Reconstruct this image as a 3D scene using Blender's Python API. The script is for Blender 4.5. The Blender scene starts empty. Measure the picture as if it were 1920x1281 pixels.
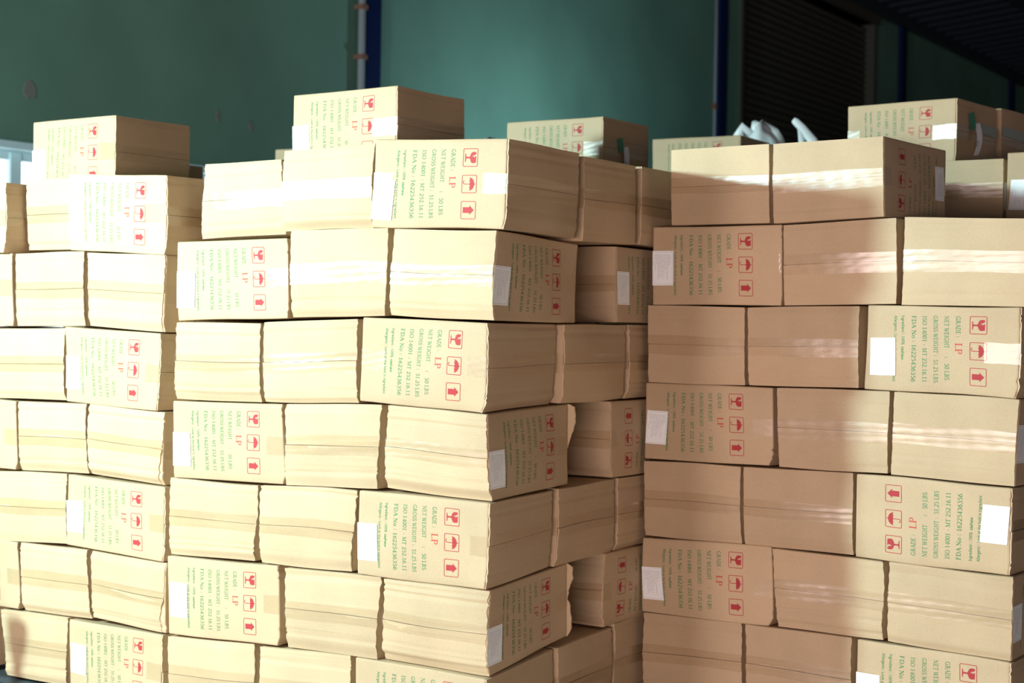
import bpy, bmesh, math, random
import numpy as np
from mathutils import Matrix, Vector, geometry

sc = bpy.context.scene
C = sc.collection
Z0 = 1.28                       # height of the stacks' reference layer line above the floor
PI = math.pi

# ------------------------------------------------------------------ camera
F_PX = 3055.67
cam_d = bpy.data.cameras.new('camera')
cam = bpy.data.objects.new('camera', cam_d)
C.objects.link(cam)
cam_d.sensor_fit = 'HORIZONTAL'
cam_d.sensor_width = 36.0
cam_d.lens = F_PX / 1920 * 36.0
cr = Vector((0.84458843, 0.53516191, 0.01649594))
cu = Vector((-0.01943551, -0.00014541, 0.99981110))
cf = Vector((-0.53506322, 0.84474950, -0.01027833))
cam.matrix_world = Matrix(((cr.x, cu.x, -cf.x, 2.2243), (cr.y, cu.y, -cf.y, -3.4318),
                           (cr.z, cu.z, -cf.z, -0.0054 + Z0), (0, 0, 0, 1)))
cam_d.clip_end = 200
cam_d.dof.use_dof = True
cam_d.dof.focus_distance = 4.2
cam_d.dof.aperture_fstop = 4.5
sc.camera = cam

# ------------------------------------------------------------------ light
world = bpy.data.worlds.new('world'); sc.world = world
world.use_nodes = True
bg = world.node_tree.nodes['Background']
bg.inputs[0].default_value = (0.52, 0.50, 0.52, 1)
bg.inputs[1].default_value = 0.30

def area(name, loc, target, size, power, col, shape='DISK', size_y=None, spread=None):
    d = bpy.data.lights.new(name, 'AREA'); d.shape = shape; d.size = size
    if size_y: d.size_y = size_y
    d.energy = power; d.color = col
    if spread: d.spread = math.radians(spread)
    o = bpy.data.objects.new(name, d); C.objects.link(o)
    o.location = loc
    o.rotation_euler = (Vector(target) - Vector(loc)).to_track_quat('-Z', 'Y').to_euler()
    return o
# the hard, low key lamp off to the left of the camera
area('key_lamp', (-2.63, -2.74, 0.83 + Z0), (-0.6, 0.0, 0.6 + Z0), 0.27, 335, (0.62, 0.95, 0.97))
# the open doorway behind the camera
area('doorway_light', (-2.6, -8.0, 0.3 + Z0), (0.6, 0.8, 0.0 + Z0), 1.4, 260, (1.0, 0.80, 0.78), 'RECTANGLE', 2.6)
area('fill_light', (2.7, -8.3, -0.75 + Z0), (0.4, 0.4, -0.2 + Z0), 5.0, 360, (1.0, 0.76, 0.72), 'RECTANGLE', 0.9)  # broad low fill added behind the camera to lift the shaded faces
# lamp that lights the far wall above the stacks
area('wall_lamp', (-3.6, 8.3, 0.55 + Z0), (-5.3, 8.6, 1.75 + Z0), 0.5, 47, (0.66, 0.95, 1.08))

sc.view_settings.view_transform = 'Standard'
sc.view_settings.look = 'None'
sc.view_settings.gamma = 1
sc.view_settings.use_curve_mapping = False
sc.view_settings.exposure = 0.0

# ------------------------------------------------------------------ helpers
def tag(o, label=None, cat=None, group=None, kind=None):
    if label: o['label'] = label
    if cat: o['category'] = cat
    if group: o['group'] = group
    if kind: o['kind'] = kind
    return o

def empty(name, loc, rz=0.0):
    o = bpy.data.objects.new(name, None); C.objects.link(o)
    o.location = loc; o.rotation_euler = (0, 0, rz)
    o.empty_display_size = 0.05
    return o

def link(name, me, parent=None):
    o = bpy.data.objects.new(name, me); C.objects.link(o)
    if parent: o.parent = parent
    return o

def mesh(name, verts, faces, mats, idx=None, smooth=False):
    me = bpy.data.meshes.new(name)
    me.from_pydata([tuple(v) for v in verts], [], faces)
    for m in mats: me.materials.append(m)
    if idx is not None:
        me.polygons.foreach_set('material_index', idx)
    if smooth:
        me.polygons.foreach_set('use_smooth', [True] * len(me.polygons))
    me.update()
    return me

def boxes_mesh(name, lst, mat, bevel=0.0):
    bm = bmesh.new()
    for (x0, x1, y0, y1, z0, z1) in lst:
        r = bmesh.ops.create_cube(bm, size=1)
        for v in r['verts']:
            v.co = Vector(((x0 + x1) / 2 + v.co.x * (x1 - x0), (y0 + y1) / 2 + v.co.y * (y1 - y0), (z0 + z1) / 2 + v.co.z * (z1 - z0)))
    if bevel:
        bmesh.ops.bevel(bm, geom=bm.edges[:], offset=bevel, segments=2, affect='EDGES')
    me = bpy.data.meshes.new(name); bm.to_mesh(me); bm.free()
    me.materials.append(mat)
    return me

# ------------------------------------------------------------------ materials
def new_mat(name):
    m = bpy.data.materials.new(name); m.use_nodes = True
    nt = m.node_tree
    return m, nt, nt.nodes['Principled BSDF'], nt.nodes, nt.links

def rgb(h, s=1.0):
    return (h[0] * s, h[1] * s, h[2] * s, 1)

def card_mat(name, base, axis='Z', rough=0.62):
    m, nt, b, N, Lk = new_mat(name)
    tc = N.new('ShaderNodeTexCoord')
    oi = N.new('ShaderNodeObjectInfo')
    n1 = N.new('ShaderNodeTexNoise'); n1.inputs['Scale'].default_value = 7; n1.inputs['Detail'].default_value = 4
    n2 = N.new('ShaderNodeTexNoise'); n2.inputs['Scale'].default_value = 420; n2.inputs['Detail'].default_value = 2
    Lk.new(tc.outputs['Object'], n1.inputs['Vector']); Lk.new(tc.outputs['Object'], n2.inputs['Vector'])
    r1 = N.new('ShaderNodeValToRGB')
    r1.color_ramp.elements[0].position = 0.3; r1.color_ramp.elements[0].color = rgb(base, 0.93)
    r1.color_ramp.elements[1].position = 0.7; r1.color_ramp.elements[1].color = rgb(base, 1.04)
    Lk.new(n1.outputs['Fac'], r1.inputs['Fac'])
    mx = N.new('ShaderNodeMixRGB'); mx.blend_type = 'MULTIPLY'; mx.inputs['Fac'].default_value = 0.22
    r2 = N.new('ShaderNodeValToRGB')
    r2.color_ramp.elements[0].position = 0.35; r2.color_ramp.elements[0].color = (0.6, 0.58, 0.55, 1)
    r2.color_ramp.elements[1].position = 0.6; r2.color_ramp.elements[1].color = (1, 1, 1, 1)
    Lk.new(n2.outputs['Fac'], r2.inputs['Fac'])
    Lk.new(r1.outputs['Color'], mx.inputs['Color1']); Lk.new(r2.outputs['Color'], mx.inputs['Color2'])
    # every carton a little different
    hs = N.new('ShaderNodeHueSaturation')
    mr = N.new('ShaderNodeMapRange'); mr.inputs['To Min'].default_value = 0.94; mr.inputs['To Max'].default_value = 1.06
    Lk.new(oi.outputs['Random'], mr.inputs['Value']); Lk.new(mr.outputs['Result'], hs.inputs['Value'])
    Lk.new(mx.outputs['Color'], hs.inputs['Color'])
    Lk.new(hs.outputs['Color'], b.inputs['Base Color'])
    b.inputs['Roughness'].default_value = rough
    b.inputs['Specular IOR Level'].default_value = 0.25
    # flutes of the corrugated board showing through + paper grain
    wv = N.new('ShaderNodeTexWave'); wv.wave_type = 'BANDS'; wv.bands_direction = axis
    wv.inputs['Scale'].default_value = 42; wv.inputs['Distortion'].default_value = 0.6; wv.inputs['Detail'].default_value = 1
    Lk.new(tc.outputs['Object'], wv.inputs['Vector'])
    bp = N.new('ShaderNodeBump'); bp.inputs['Strength'].default_value = 0.10; bp.inputs['Distance'].default_value = 0.0006
    Lk.new(wv.outputs['Fac'], bp.inputs['Height'])
    bp2 = N.new('ShaderNodeBump'); bp2.inputs['Strength'].default_value = 0.10; bp2.inputs['Distance'].default_value = 0.0004
    Lk.new(n2.outputs['Fac'], bp2.inputs['Height']); Lk.new(bp.outputs['Normal'], bp2.inputs['Normal'])
    Lk.new(bp2.outputs['Normal'], b.inputs['Normal'])
    return m

CARD = (0.54, 0.395, 0.245)
M = {}
M['card_x'] = card_mat('cardboard_panel', CARD, 'X')
M['card_z'] = card_mat('cardboard_flap', CARD, 'Z')
M['card_edge'] = card_mat('cardboard_cut_edge', (0.66, 0.50, 0.32), 'Z', 0.8)

def flat_mat(name, col, rough=0.6, spec=0.3, metal=0.0, nscale=0, namt=0.0, bump=0.0):
    m, nt, b, N, Lk = new_mat(name)
    b.inputs['Base Color'].default_value = rgb(col)
    b.inputs['Roughness'].default_value = rough
    b.inputs['Specular IOR Level'].default_value = spec
    b.inputs['Metallic'].default_value = metal
    if nscale:
        tc = N.new('ShaderNodeTexCoord')
        n = N.new('ShaderNodeTexNoise'); n.inputs['Scale'].default_value = nscale; n.inputs['Detail'].default_value = 6
        Lk.new(tc.outputs['Object'], n.inputs['Vector'])
        r = N.new('ShaderNodeValToRGB')
        r.color_ramp.elements[0].position = 0.32; r.color_ramp.elements[0].color = rgb(col, 1 - namt)
        r.color_ramp.elements[1].position = 0.68; r.color_ramp.elements[1].color = rgb(col, 1 + namt)
        Lk.new(n.outputs['Fac'], r.inputs['Fac']); Lk.new(r.outputs['Color'], b.inputs['Base Color'])
        if bump:
            bp = N.new('ShaderNodeBump'); bp.inputs['Strength'].default_value = bump; bp.inputs['Distance'].default_value = 0.01
            Lk.new(n.outputs['Fac'], bp.inputs['Height']); Lk.new(bp.outputs['Normal'], b.inputs['Normal'])
    return m

def ink_mat(name, col, alpha):
    m, nt, b, N, Lk = new_mat(name)
    tc = N.new('ShaderNodeTexCoord')
    n = N.new('ShaderNodeTexNoise'); n.inputs['Scale'].default_value = 300; n.inputs['Detail'].default_value = 2
    Lk.new(tc.outputs['Object'], n.inputs['Vector'])
    mr = N.new('ShaderNodeMapRange')
    mr.inputs['From Min'].default_value = 0.3; mr.inputs['From Max'].default_value = 0.7
    mr.inputs['To Min'].default_value = alpha - 0.08; mr.inputs['To Max'].default_value = alpha + 0.05
    Lk.new(n.outputs['Fac'], mr.inputs['Value'])
    b.inputs['Base Color'].default_value = rgb(col)
    b.inputs['Roughness'].default_value = 0.6
    b.inputs['Specular IOR Level'].default_value = 0.2
    Lk.new(mr.outputs['Result'], b.inputs['Alpha'])
    return m
M['ink_green'] = ink_mat('green_ink', (0.06, 0.26, 0.105), 0.86)
M['ink_red'] = ink_mat('red_ink', (0.47, 0.035, 0.05), 0.82)
M['ink_red2'] = ink_mat('thin_red_ink', (0.66, 0.08, 0.06), 0.74)
M['ink_grey'] = ink_mat('grey_toner', (0.33, 0.35, 0.42), 0.75)
M['paper'] = flat_mat('white_paper', (0.97, 1.0, 1.0), 0.55, 0.3)

def tape_mat():
    m = bpy.data.materials.new('clear_packing_tape'); m.use_nodes = True
    nt = m.node_tree; N = nt.nodes; Lk = nt.links
    N.clear()
    out = N.new('ShaderNodeOutputMaterial')
    tc = N.new('ShaderNodeTexCoord')
    mp = N.new('ShaderNodeMapping'); mp.inputs['Scale'].default_value = (9, 9, 70)
    n = N.new('ShaderNodeTexNoise'); n.inputs['Scale'].default_value = 3.0; n.inputs['Detail'].default_value = 5; n.inputs['Roughness'].default_value = 0.65
    Lk.new(tc.outputs['Object'], mp.inputs['Vector']); Lk.new(mp.outputs['Vector'], n.inputs['Vector'])
    n2 = N.new('ShaderNodeTexNoise'); n2.inputs['Scale'].default_value = 24; n2.inputs['Detail'].default_value = 4
    Lk.new(tc.outputs['Object'], n2.inputs['Vector'])
    b1 = N.new('ShaderNodeBump'); b1.inputs['Strength'].default_value = 0.25; b1.inputs['Distance'].default_value = 0.0008
    b2 = N.new('ShaderNodeBump'); b2.inputs['Strength'].default_value = 0.3; b2.inputs['Distance'].default_value = 0.0015
    Lk.new(n.outputs['Fac'], b1.inputs['Height']); Lk.new(n2.outputs['Fac'], b2.inputs['Height'])
    Lk.new(b1.outputs['Normal'], b2.inputs['Normal'])
    tr = N.new('ShaderNodeBsdfTransparent'); tr.inputs['Color'].default_value = (0.96, 0.94, 0.90, 1)
    gl = N.new('ShaderNodeBsdfGlossy'); gl.inputs['Color'].default_value = (1, 1, 1, 1); gl.inputs['Roughness'].default_value = 0.25
    Lk.new(b2.outputs['Normal'], gl.inputs['Normal'])
    fr = N.new('ShaderNodeLayerWeight'); fr.inputs['Blend'].default_value = 0.5
    pw = N.new('ShaderNodeMath'); pw.operation = 'POWER'; pw.inputs[1].default_value = 4.0
    Lk.new(fr.outputs['Facing'], pw.inputs[0])
    mr = N.new('ShaderNodeMath'); mr.operation = 'MULTIPLY_ADD'; mr.inputs[1].default_value = 0.7; mr.inputs[2].default_value = 0.07
    Lk.new(pw.outputs['Value'], mr.inputs[0])
    mx = N.new('ShaderNodeMixShader')
    Lk.new(mr.outputs['Value'], mx.inputs['Fac']); Lk.new(tr.outputs['BSDF'], mx.inputs[1]); Lk.new(gl.outputs['BSDF'], mx.inputs[2])
    Lk.new(mx.outputs['Shader'], out.inputs['Surface'])
    return m
M['tape'] = tape_mat()
M['wall'] = flat_mat('teal_painted_wall', (0.13, 0.255, 0.195), 0.75, 0.2, 0, 1.3, 0.10, 0.15)
M['blue_steel'] = flat_mat('blue_painted_steel', (0.001, 0.009, 0.055), 0.6, 0.15)
M['pipe'] = flat_mat('grey_pipe', (0.26, 0.30, 0.33), 0.5, 0.4)
M['rust'] = flat_mat('rusty_bracket', (0.20, 0.10, 0.07), 0.7, 0.3)
M['frame'] = flat_mat('pale_blue_window_frame', (0.60, 0.84, 0.90), 0.5, 0.4)
M['slat'] = flat_mat('dark_shutter_slat', (0.06, 0.054, 0.040), 0.5, 0.4)
M['roof'] = flat_mat('dark_metal_sheet', (0.035, 0.045, 0.06), 0.42, 0.5, 0.3)
M['floor'] = flat_mat('concrete_floor', (0.42, 0.33, 0.28), 0.7, 0.3, 0, 2.5, 0.15, 0.1)
M['pallet'] = flat_mat('dark_grey_plastic', (0.04, 0.05, 0.055), 0.5, 0.4)
M['bag'] = flat_mat('thin_white_plastic', (0.80, 0.87, 0.87), 0.4, 0.5, 0, 9, 0.06, 0.2)
M['bag_grey'] = flat_mat('thin_grey_plastic', (0.60, 0.58, 0.66), 0.4, 0.5)
M['green_tag'] = flat_mat('green_sticker', (0.03, 0.18, 0.11), 0.4, 0.5)
M['plaster'] = flat_mat('bare_plaster_patch', (0.20, 0.21, 0.19), 0.9, 0.1)
def emis(name, col, s):
    m = bpy.data.materials.new(name); m.use_nodes = True
    N = m.node_tree.nodes; N.clear()
    e = N.new('ShaderNodeEmission'); e.inputs[0].default_value = rgb(col); e.inputs[1].default_value = s
    o = N.new('ShaderNodeOutputMaterial'); m.node_tree.links.new(e.outputs[0], o.inputs[0])
    return m
M['daylight'] = emis('daylit_pane', (0.93, 1.0, 1.0), 2.2)

# ------------------------------------------------------------------ the room
XW = -5.3          # face of the long wall on the left
ZC = 4.15 + Z0     # eaves height
def struct(name, me, parent=None):
    o = link(name, me, parent)
    if not parent: tag(o, kind='structure')
    return o
struct('floor', boxes_mesh('floor', [(XW - 0.3, 22, -14, 46, -0.2, 0)], M['floor']))
# wall in pieces around the window band and the shutter opening
SH0, SH1, SHT = 13.05, 17.25, 4.02 + Z0
W0, W1, WB, WT = -0.9, 5.6, Z0 - 0.35, Z0 + 0.965
wl = struct('wall_left', boxes_mesh('wall_left', [
    (XW - 0.25, XW, -14, W0, 0, ZC + 0.6), (XW - 0.25, XW, W0, W1, 0, WB), (XW - 0.25, XW, W0, W1, WT + 0.05, ZC + 0.6),
    (XW - 0.25, XW, W1, SH0, 0, ZC + 0.6), (XW - 0.25, XW, SH0, SH1, SHT, ZC + 0.6), (XW - 0.25, XW, SH1, 46, 0, ZC + 0.6)], M['wall']))
struct('wall_back', boxes_mesh('wall_back', [(XW - 0.25, 22, 46, 46.2, 0, 12)], M['wall']))
# steel columns standing against the wall, with a conduit beside each
for i, y in enumerate((-5.7, 0.3, 6.327, 12.475, 18.255, 23.65, 29.9, 36)):
    t = empty('steel_column', (XW, y, 0))
    tag(t, ('dark blue steel column on the teal wall behind the middle stack, left of the wall patch of light',
            'dark blue steel column on the teal wall, just left of the roller shutter',
            'thin blue column on the dark wall, just right of the roller shutter',
            'farthest blue column on the dark wall, at the right edge of the photo')[i - 2] if 2 <= i <= 5 else 'blue steel column of the warehouse wall outside the view',
        'column', 'steel columns along the teal wall')
    link('column_shaft', boxes_mesh('column_shaft', [(0, 0.06, -0.085, 0.115, 0.02, ZC)], M['blue_steel'], 0.006), t)
    link('base_plate', boxes_mesh('base_plate', [(0.001, 0.16, -0.085, 0.085, 0, 0.02)], M['blue_steel']), t)
    if i in (2, 3):
        c = empty('conduit_pipe', (XW, y, 0))
        tag(c, 'grey pipe running up the left side of the blue column ' + ('behind the middle stack' if i == 2 else 'beside the roller shutter'), 'pipe', 'pipes beside the columns')
        bm = bmesh.new()
        bmesh.ops.create_cone(bm, cap_ends=True, segments=12, radius1=(0.028, 0.018)[i - 2], radius2=(0.028, 0.018)[i - 2], depth=ZC, matrix=Matrix.Translation((0.05 if i == 2 else 0.022, (-0.118, -0.110)[i - 2], ZC / 2)))
        me = bpy.data.meshes.new('pipe'); bm.to_mesh(me); bm.free(); me.materials.append(M['pipe'])
        me.polygons.foreach_set('use_smooth', [True] * len(me.polygons))
        link('pipe', me, c)
        for z in (1.0, 1.95 + Z0 if i == 2 else 2.35 + Z0, 3.6):
            link('bracket', boxes_mesh('bracket', [(0.002, (0.084, 0.044)[i - 2], (-0.152, -0.135)[i - 2], -0.087, z, z + 0.035)], M['rust']), c)
# plaster scars on the wall
for k, (y, z, ry, rz_) in enumerate(((3.12, 1.33, 0.05, 0.075), (4.72, 1.36, 0.03, 0.05), (5.05, 1.33, 0.03, 0.04))):
    n = 9; rnd = random.Random(k)
    pts = [(0.004, ry * (0.5 + 0.6 * rnd.random()) * math.cos(a * 2 * PI / n), rz_ * (0.5 + 0.6 * rnd.random()) * math.sin(a * 2 * PI / n)) for a in range(n)]
    back = [(-0.0, b, c) for a, b, c in pts]
    me = mesh('scar', pts + back, [tuple(range(n))] + [(i, (i + 1) % n, n + (i + 1) % n, n + i) for i in range(n)], [M['plaster']])
    o = struct('trim_%d' % (k + 4), me); o.location = (XW, y, z + Z0)
# window band
wn = empty('window_1', (XW, 0, 0)); tag(wn, kind='structure')
link('window_lintel', boxes_mesh('window_lintel', [(-0.24, 0.03, W0, W1, WT, WT + 0.045)], M['frame'], 0.004), wn)
link('window_sill', boxes_mesh('window_sill', [(-0.24, 0.05, W0, W1, WB - 0.03, WB)], M['frame'], 0.004), wn)
link('top_rail', boxes_mesh('top_rail', [(-0.13, -0.07, W0, W1, WT - 0.055, WT)], M['frame'], 0.004), wn)
link('bottom_rail', boxes_mesh('bottom_rail', [(-0.13, -0.07, W0, W1, WB, WB + 0.055)], M['frame'], 0.004), wn)
ys = [W0 + 0.02 + k * 0.655 for k in range(10)]
off = 3.08 - min(ys, key=lambda v: abs(v - 3.08))
ys = [y + off for y in ys]
for y in ys:
    link('mullion', boxes_mesh('mullion', [(-0.135, -0.06, y - 0.045, y + 0.045, WB, WT - 0.01)], M['frame'], 0.006), wn)
for a, b in zip(ys[:-1], ys[1:]):
    link('pane', boxes_mesh('pane', [(-0.105, -0.098, a, b, WB + 0.02, WT - 0.02)], M['daylight']), wn)
# roller shutter: slats are ridged strips
sh = empty('door_1', (XW, 0, 0)); tag(sh, kind='structure')
sl = []
pitch = 0.085
nsl = int((SHT) / pitch)
def slat_me():
    prof = []
    for k in range(7):
        a = k / 6
        prof.append((-0.12 + 0.028 * math.sin(PI * a), a * pitch * 0.92))
    v = []; f = []
    for (x, z) in prof:
        v.append((x, SH0 + 0.04, z)); v.append((x, SH1 - 0.04, z))
    for k in range(6):
        f.append((2 * k, 2 * k + 1, 2 * k + 3, 2 * k + 2))
    n = len(v)
    v += [(-0.135, SH0 + 0.04, 0), (-0.135, SH1 - 0.04, 0), (-0.135, SH0 + 0.04, pitch), (-0.135, SH1 - 0.04, pitch)]
    f += [(n, n + 2, n + 3, n + 1), (0, n, n + 1, 1), (12, 13, n + 3, n + 2)]
    return mesh('shutter_slat', v, f, [M['slat']])
sme = slat_me()
for k in range(nsl):
    o = link('shutter_slat', sme, sh); o.location = (0, 0, k * pitch)
link('guide_rail', boxes_mesh('guide_rail', [(-0.16, 0.02, SH0 - 0.02, SH0 + 0.05, 0, SHT)], M['slat']), sh)
link('guide_rail', boxes_mesh('guide_rail', [(-0.16, 0.02, SH1 - 0.05, SH1 + 0.02, 0, SHT)], M['slat']), sh)
link('shutter_hood', boxes_mesh('shutter_hood', [(-0.2, 0.06, SH0 - 0.05, SH1 + 0.05, SHT, SHT + 0.14)], M['slat']), sh)
# sloping sheet roof with ribs and the eaves beam
struct('trim_1', boxes_mesh('trim_1', [(XW - 0.02, XW + 0.10, -14, 46, ZC, ZC + 0.16)], M['roof']))
slope = 0.10
def ribs():
    v = []; f = []
    y = -14.0; k = 0
    X1 = 22.0
    prof = []
    while y < 46:
        prof += [(y, 0.0), (y + 0.26, 0.0), (y + 0.29, -0.04), (y + 0.33, -0.04), (y + 0.36, 0.0)]
        y += 0.4
    for (yy, dz) in prof:
        v.append((XW - 0.2, yy, ZC + 0.14 + dz)); v.append((X1, yy, ZC + 0.14 + dz + slope * (X1 - XW)))
    for k in range(len(prof) - 1):
        f.append((2 * k, 2 * k + 2, 2 * k + 3, 2 * k + 1))
    n = len(v); m = len(prof)
    v += [(a, b, c + 0.06) for a, b, c in v]
    for k in range(m - 1):
        f.append((n + 2 * k, n + 2 * k + 1, n + 2 * k + 3, n + 2 * k + 2))
    return mesh('ceiling', v, f, [M['roof']])
struct('ceiling', ribs())
for k in range(10):
    x = XW + 1.6 + k * 1.6
    struct('trim_%d' % (k + 10), boxes_mesh('purlin', [(x, x + 0.07, -14, 46, ZC + slope * (x - XW) - 0.05, ZC + 0.09 + slope * (x - XW))], M['roof']))

# ------------------------------------------------------------------ lettering
THICK, THIN = 0.155, 0.062
def ell(cx, cy, rx, ry, a0, a1, n=14):
    return [(cx + rx * math.cos(math.radians(a0 + (a1 - a0) * k / n)), cy + ry * math.sin(math.radians(a0 + (a1 - a0) * k / n))) for k in range(n + 1)]
def srf(x, y, w=0.30): return ([(x - w / 2, y), (x + w / 2, y)], 0.055)
def stem(x, y0=0, y1=1): return ([(x, y0), (x, y1)], THICK)
G = {
 'I': ([stem(.2), srf(.2, .03), srf(.2, .97)], .44),
 'N': ([([(.16, 0), (.16, 1)], THIN), ([(.78, 0), (.78, 1)], THIN), ([(.16, .97), (.78, .03)], THICK), srf(.16, .03, .26), srf(.12, .97, .22), srf(.78, .97, .26)], .98),
 'E': ([stem(.2), ([(.05, .97), (.62, .97)], .06), ([(.2, .52), (.52, .52)], .06), ([(.05, .03), (.66, .03)], .06), ([(.61, .97), (.61, .80)], .05), ([(.65, .03), (.65, .2)], .05), ([(.5, .44), (.5, .6)], .05)], .78),
 'F': ([stem(.2), ([(.05, .97), (.62, .97)], .06), ([(.2, .52), (.52, .52)], .06), srf(.2, .03, .34), ([(.61, .97), (.61, .80)], .05), ([(.5, .44), (.5, .6)], .05)], .72),
 'T': ([stem(.38), ([(.04, .97), (.72, .97)], .06), ([(.05, .97), (.05, .8)], .05), ([(.71, .97), (.71, .8)], .05), srf(.38, .03, .34)], .80),
 'L': ([stem(.2), srf(.2, .97, .32), ([(.05, .03), (.64, .03)], .06), ([(.63, .03), (.63, .22)], .05)], .72),
 'H': ([stem(.2), stem(.72), ([(.2, .52), (.72, .52)], .06), srf(.2, .03), srf(.2, .97), srf(.72, .03), srf(.72, .97)], .95),
 'W': ([([(.06, .97), (.32, 0)], THICK), ([(.32, 0), (.52, .95)], THIN), ([(.46, .97), (.74, 0)], THICK), ([(.74, 0), (.97, .97)], THIN), srf(.07, .97, .26), srf(.95, .97, .24)], 1.06),
 'M': ([([(.16, 0), (.2, 1)], THIN), ([(.2, .97), (.5, .05)], THICK), ([(.5, .05), (.82, .97)], THIN), ([(.84, 1), (.86, 0)], THICK), srf(.16, .03, .26), srf(.86, .03, .3), srf(.16, .97, .2), srf(.88, .97, .2)], 1.08),
 'G': ([(ell(.46, .5, .36, .47, 48, 318, 20), None), ([(.76, .06), (.76, .42)], THICK * .9), ([(.58, .43), (.88, .43)], .055), ([(.72, .95), (.72, .74)], .05)], .95),
 'O': ([(ell(.46, .5, .37, .47, 0, 360, 24), None)], .94),
 'D': ([stem(.2), ([(.05, .97), (.42, .97)], .06), ([(.05, .03), (.42, .03)], .06), (ell(.42, .5, .37, .47, 90, -90, 14), None)], .92),
 'R': ([stem(.2), ([(.05, .97), (.4, .97)], .06), ([(.2, .5), (.4, .5)], .05), (ell(.4, .735, .2, .235, 90, -90, 10), None), ([(.38, .5), (.74, .02)], THICK * .9), srf(.2, .03), srf(.76, .03, .16)], .86),
 'P': ([stem(.2), ([(.05, .97), (.4, .97)], .06), ([(.2, .46), (.4, .46)], .05), (ell(.4, .715, .22, .255, 90, -90, 10), None), srf(.2, .03, .34)], .74),
 'B': ([stem(.2), ([(.05, .97), (.38, .97)], .06), ([(.2, .53), (.4, .53)], .05), ([(.05, .03), (.4, .03)], .06), (ell(.38, .75, .18, .22, 90, -90, 10), None), (ell(.4, .28, .22, .25, 90, -90, 10), None)], .78),
 'A': ([([(.08, .02), (.42, 1)], THIN), ([(.4, 1), (.78, .02)], THICK), ([(.22, .36), (.64, .36)], .055), srf(.1, .03, .24), srf(.77, .03, .28)], .88),
 'S': ([(ell(.36, .74, .22, .23, 35, 270, 14) + ell(.36, .27, .24, .24, 90, -145, 14), None), ([(.55, .95), (.55, .77)], .05), ([(.14, .24), (.14, .04)], .05)], .70),
 'o': ([(ell(.32, .34, .24, .31, 0, 360, 18), None)], .66),
 '0': ([(ell(.33, .5, .25, .47, 0, 360, 22), None)], .68),
 '1': ([stem(.34), ([(.16, .84), (.34, .97)], .07), srf(.34, .03, .36)], .68),
 '2': ([(ell(.33, .72, .22, .25, 160, -30, 12) + [(.12, .04)], None), ([(.08, .04), (.58, .04)], .11), ([(.58, .04), (.6, .2)], .05)], .68),
 '3': ([(ell(.31, .75, .2, .22, 150, -90, 12), None), (ell(.31, .28, .24, .26, 90, -150, 12), None)], .68),
 '4': ([stem(.45), ([(.45, .97), (.06, .3)], .06), ([(.04, .28), (.62, .28)], .07), srf(.45, .03, .28)], .68),
 '5': ([([(.16, .95), (.56, .95)], .10), ([(.16, .97), (.14, .55)], .06), (ell(.31, .32, .24, .3, 120, -140, 14), None)], .68),
 '6': ([(ell(.33, .32, .23, .3, 0, 360, 18), None), (ell(.62, .34, .52, .64, 95, 180, 10), None)], .68),
 ':': ([([(.2, .10), (.2, .24)], .14), ([(.2, .52), (.2, .66)], .14)], .42),
 '.': ([([(.15, .0), (.15, .14)], .14)], .34),
 '-': ([([(.12, .38), (.42, .38)], .08)], .56),
 ' ': ([], .36),
}
def stroke(pts, w, V, Fc):
    n = len(pts)
    for i in range(n - 1):
        (x0, y0), (x1, y1) = pts[i], pts[i + 1]
        dx, dy = x1 - x0, y1 - y0
        l = math.hypot(dx, dy) or 1e-6
        def wid(k):
            if w is not None: return w
            a = pts[max(0, k - 1)]; b = pts[min(n - 1, k + 1)]
            ll = math.hypot(b[0] - a[0], b[1] - a[1]) or 1e-6
            return THIN + (THICK - THIN) * abs((b[1] - a[1]) / ll) ** 1.3
        def nor(k):
            a = pts[max(0, k - 1)]; b = pts[min(n - 1, k + 1)]
            ll = math.hypot(b[0] - a[0], b[1] - a[1]) or 1e-6
            return (-(b[1] - a[1]) / ll, (b[0] - a[0]) / ll)
        s = len(V)
        for k, (x, y) in ((i, pts[i]), (i + 1, pts[i + 1])):
            nx, ny = nor(k); h = wid(k) / 2
            V.append((x + nx * h, y + ny * h)); V.append((x - nx * h, y - ny * h))
        Fc.append((s, s + 1, s + 3, s + 2))

def text_serif(txt, b0, b1, a0, a1, V, Fc, fat=1.0):
    """lay text between b0..b1 along the reading direction, baseline a0, cap height a1"""
    v = []; f = []; x = 0
    for ch in txt:
        st, adv = G[ch]
        for pts, w in st:
            stroke([(px + x, py) for px, py in pts], w * fat if w else None, v, f)
        x += adv
    s0 = len(V)
    for (px, py) in v:
        V.append((b0 + (b1 - b0) * px / x, a0 + (a1 - a0) * py))
    for q in f: Fc.append(tuple(i + s0 for i in q))

def text_sans(txt, b0, b1, a0, a1, V, Fc, bold=0.0, capref=0.729):
    cu_ = bpy.data.curves.new('t', 'FONT'); cu_.body = txt; cu_.resolution_u = 2; cu_.offset = bold
    o = bpy.data.objects.new('t', cu_); C.objects.link(o)
    bpy.context.view_layer.update()
    me = o.to_mesh()
    v = [(p.co.x, p.co.y) for p in me.vertices]; f = [tuple(p.vertices) for p in me.polygons]
    o.to_mesh_clear()
    bpy.data.objects.remove(o); bpy.data.curves.remove(cu_)
    x0 = min(p[0] for p in v); x1 = max(p[0] for p in v)
    s0 = len(V)
    for (px, py) in v:
        V.append((b0 + (b1 - b0) * (px - x0) / (x1 - x0), a0 + (a1 - a0) * py / capref))
    for q in f: Fc.append(tuple(i + s0 for i in q))

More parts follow.
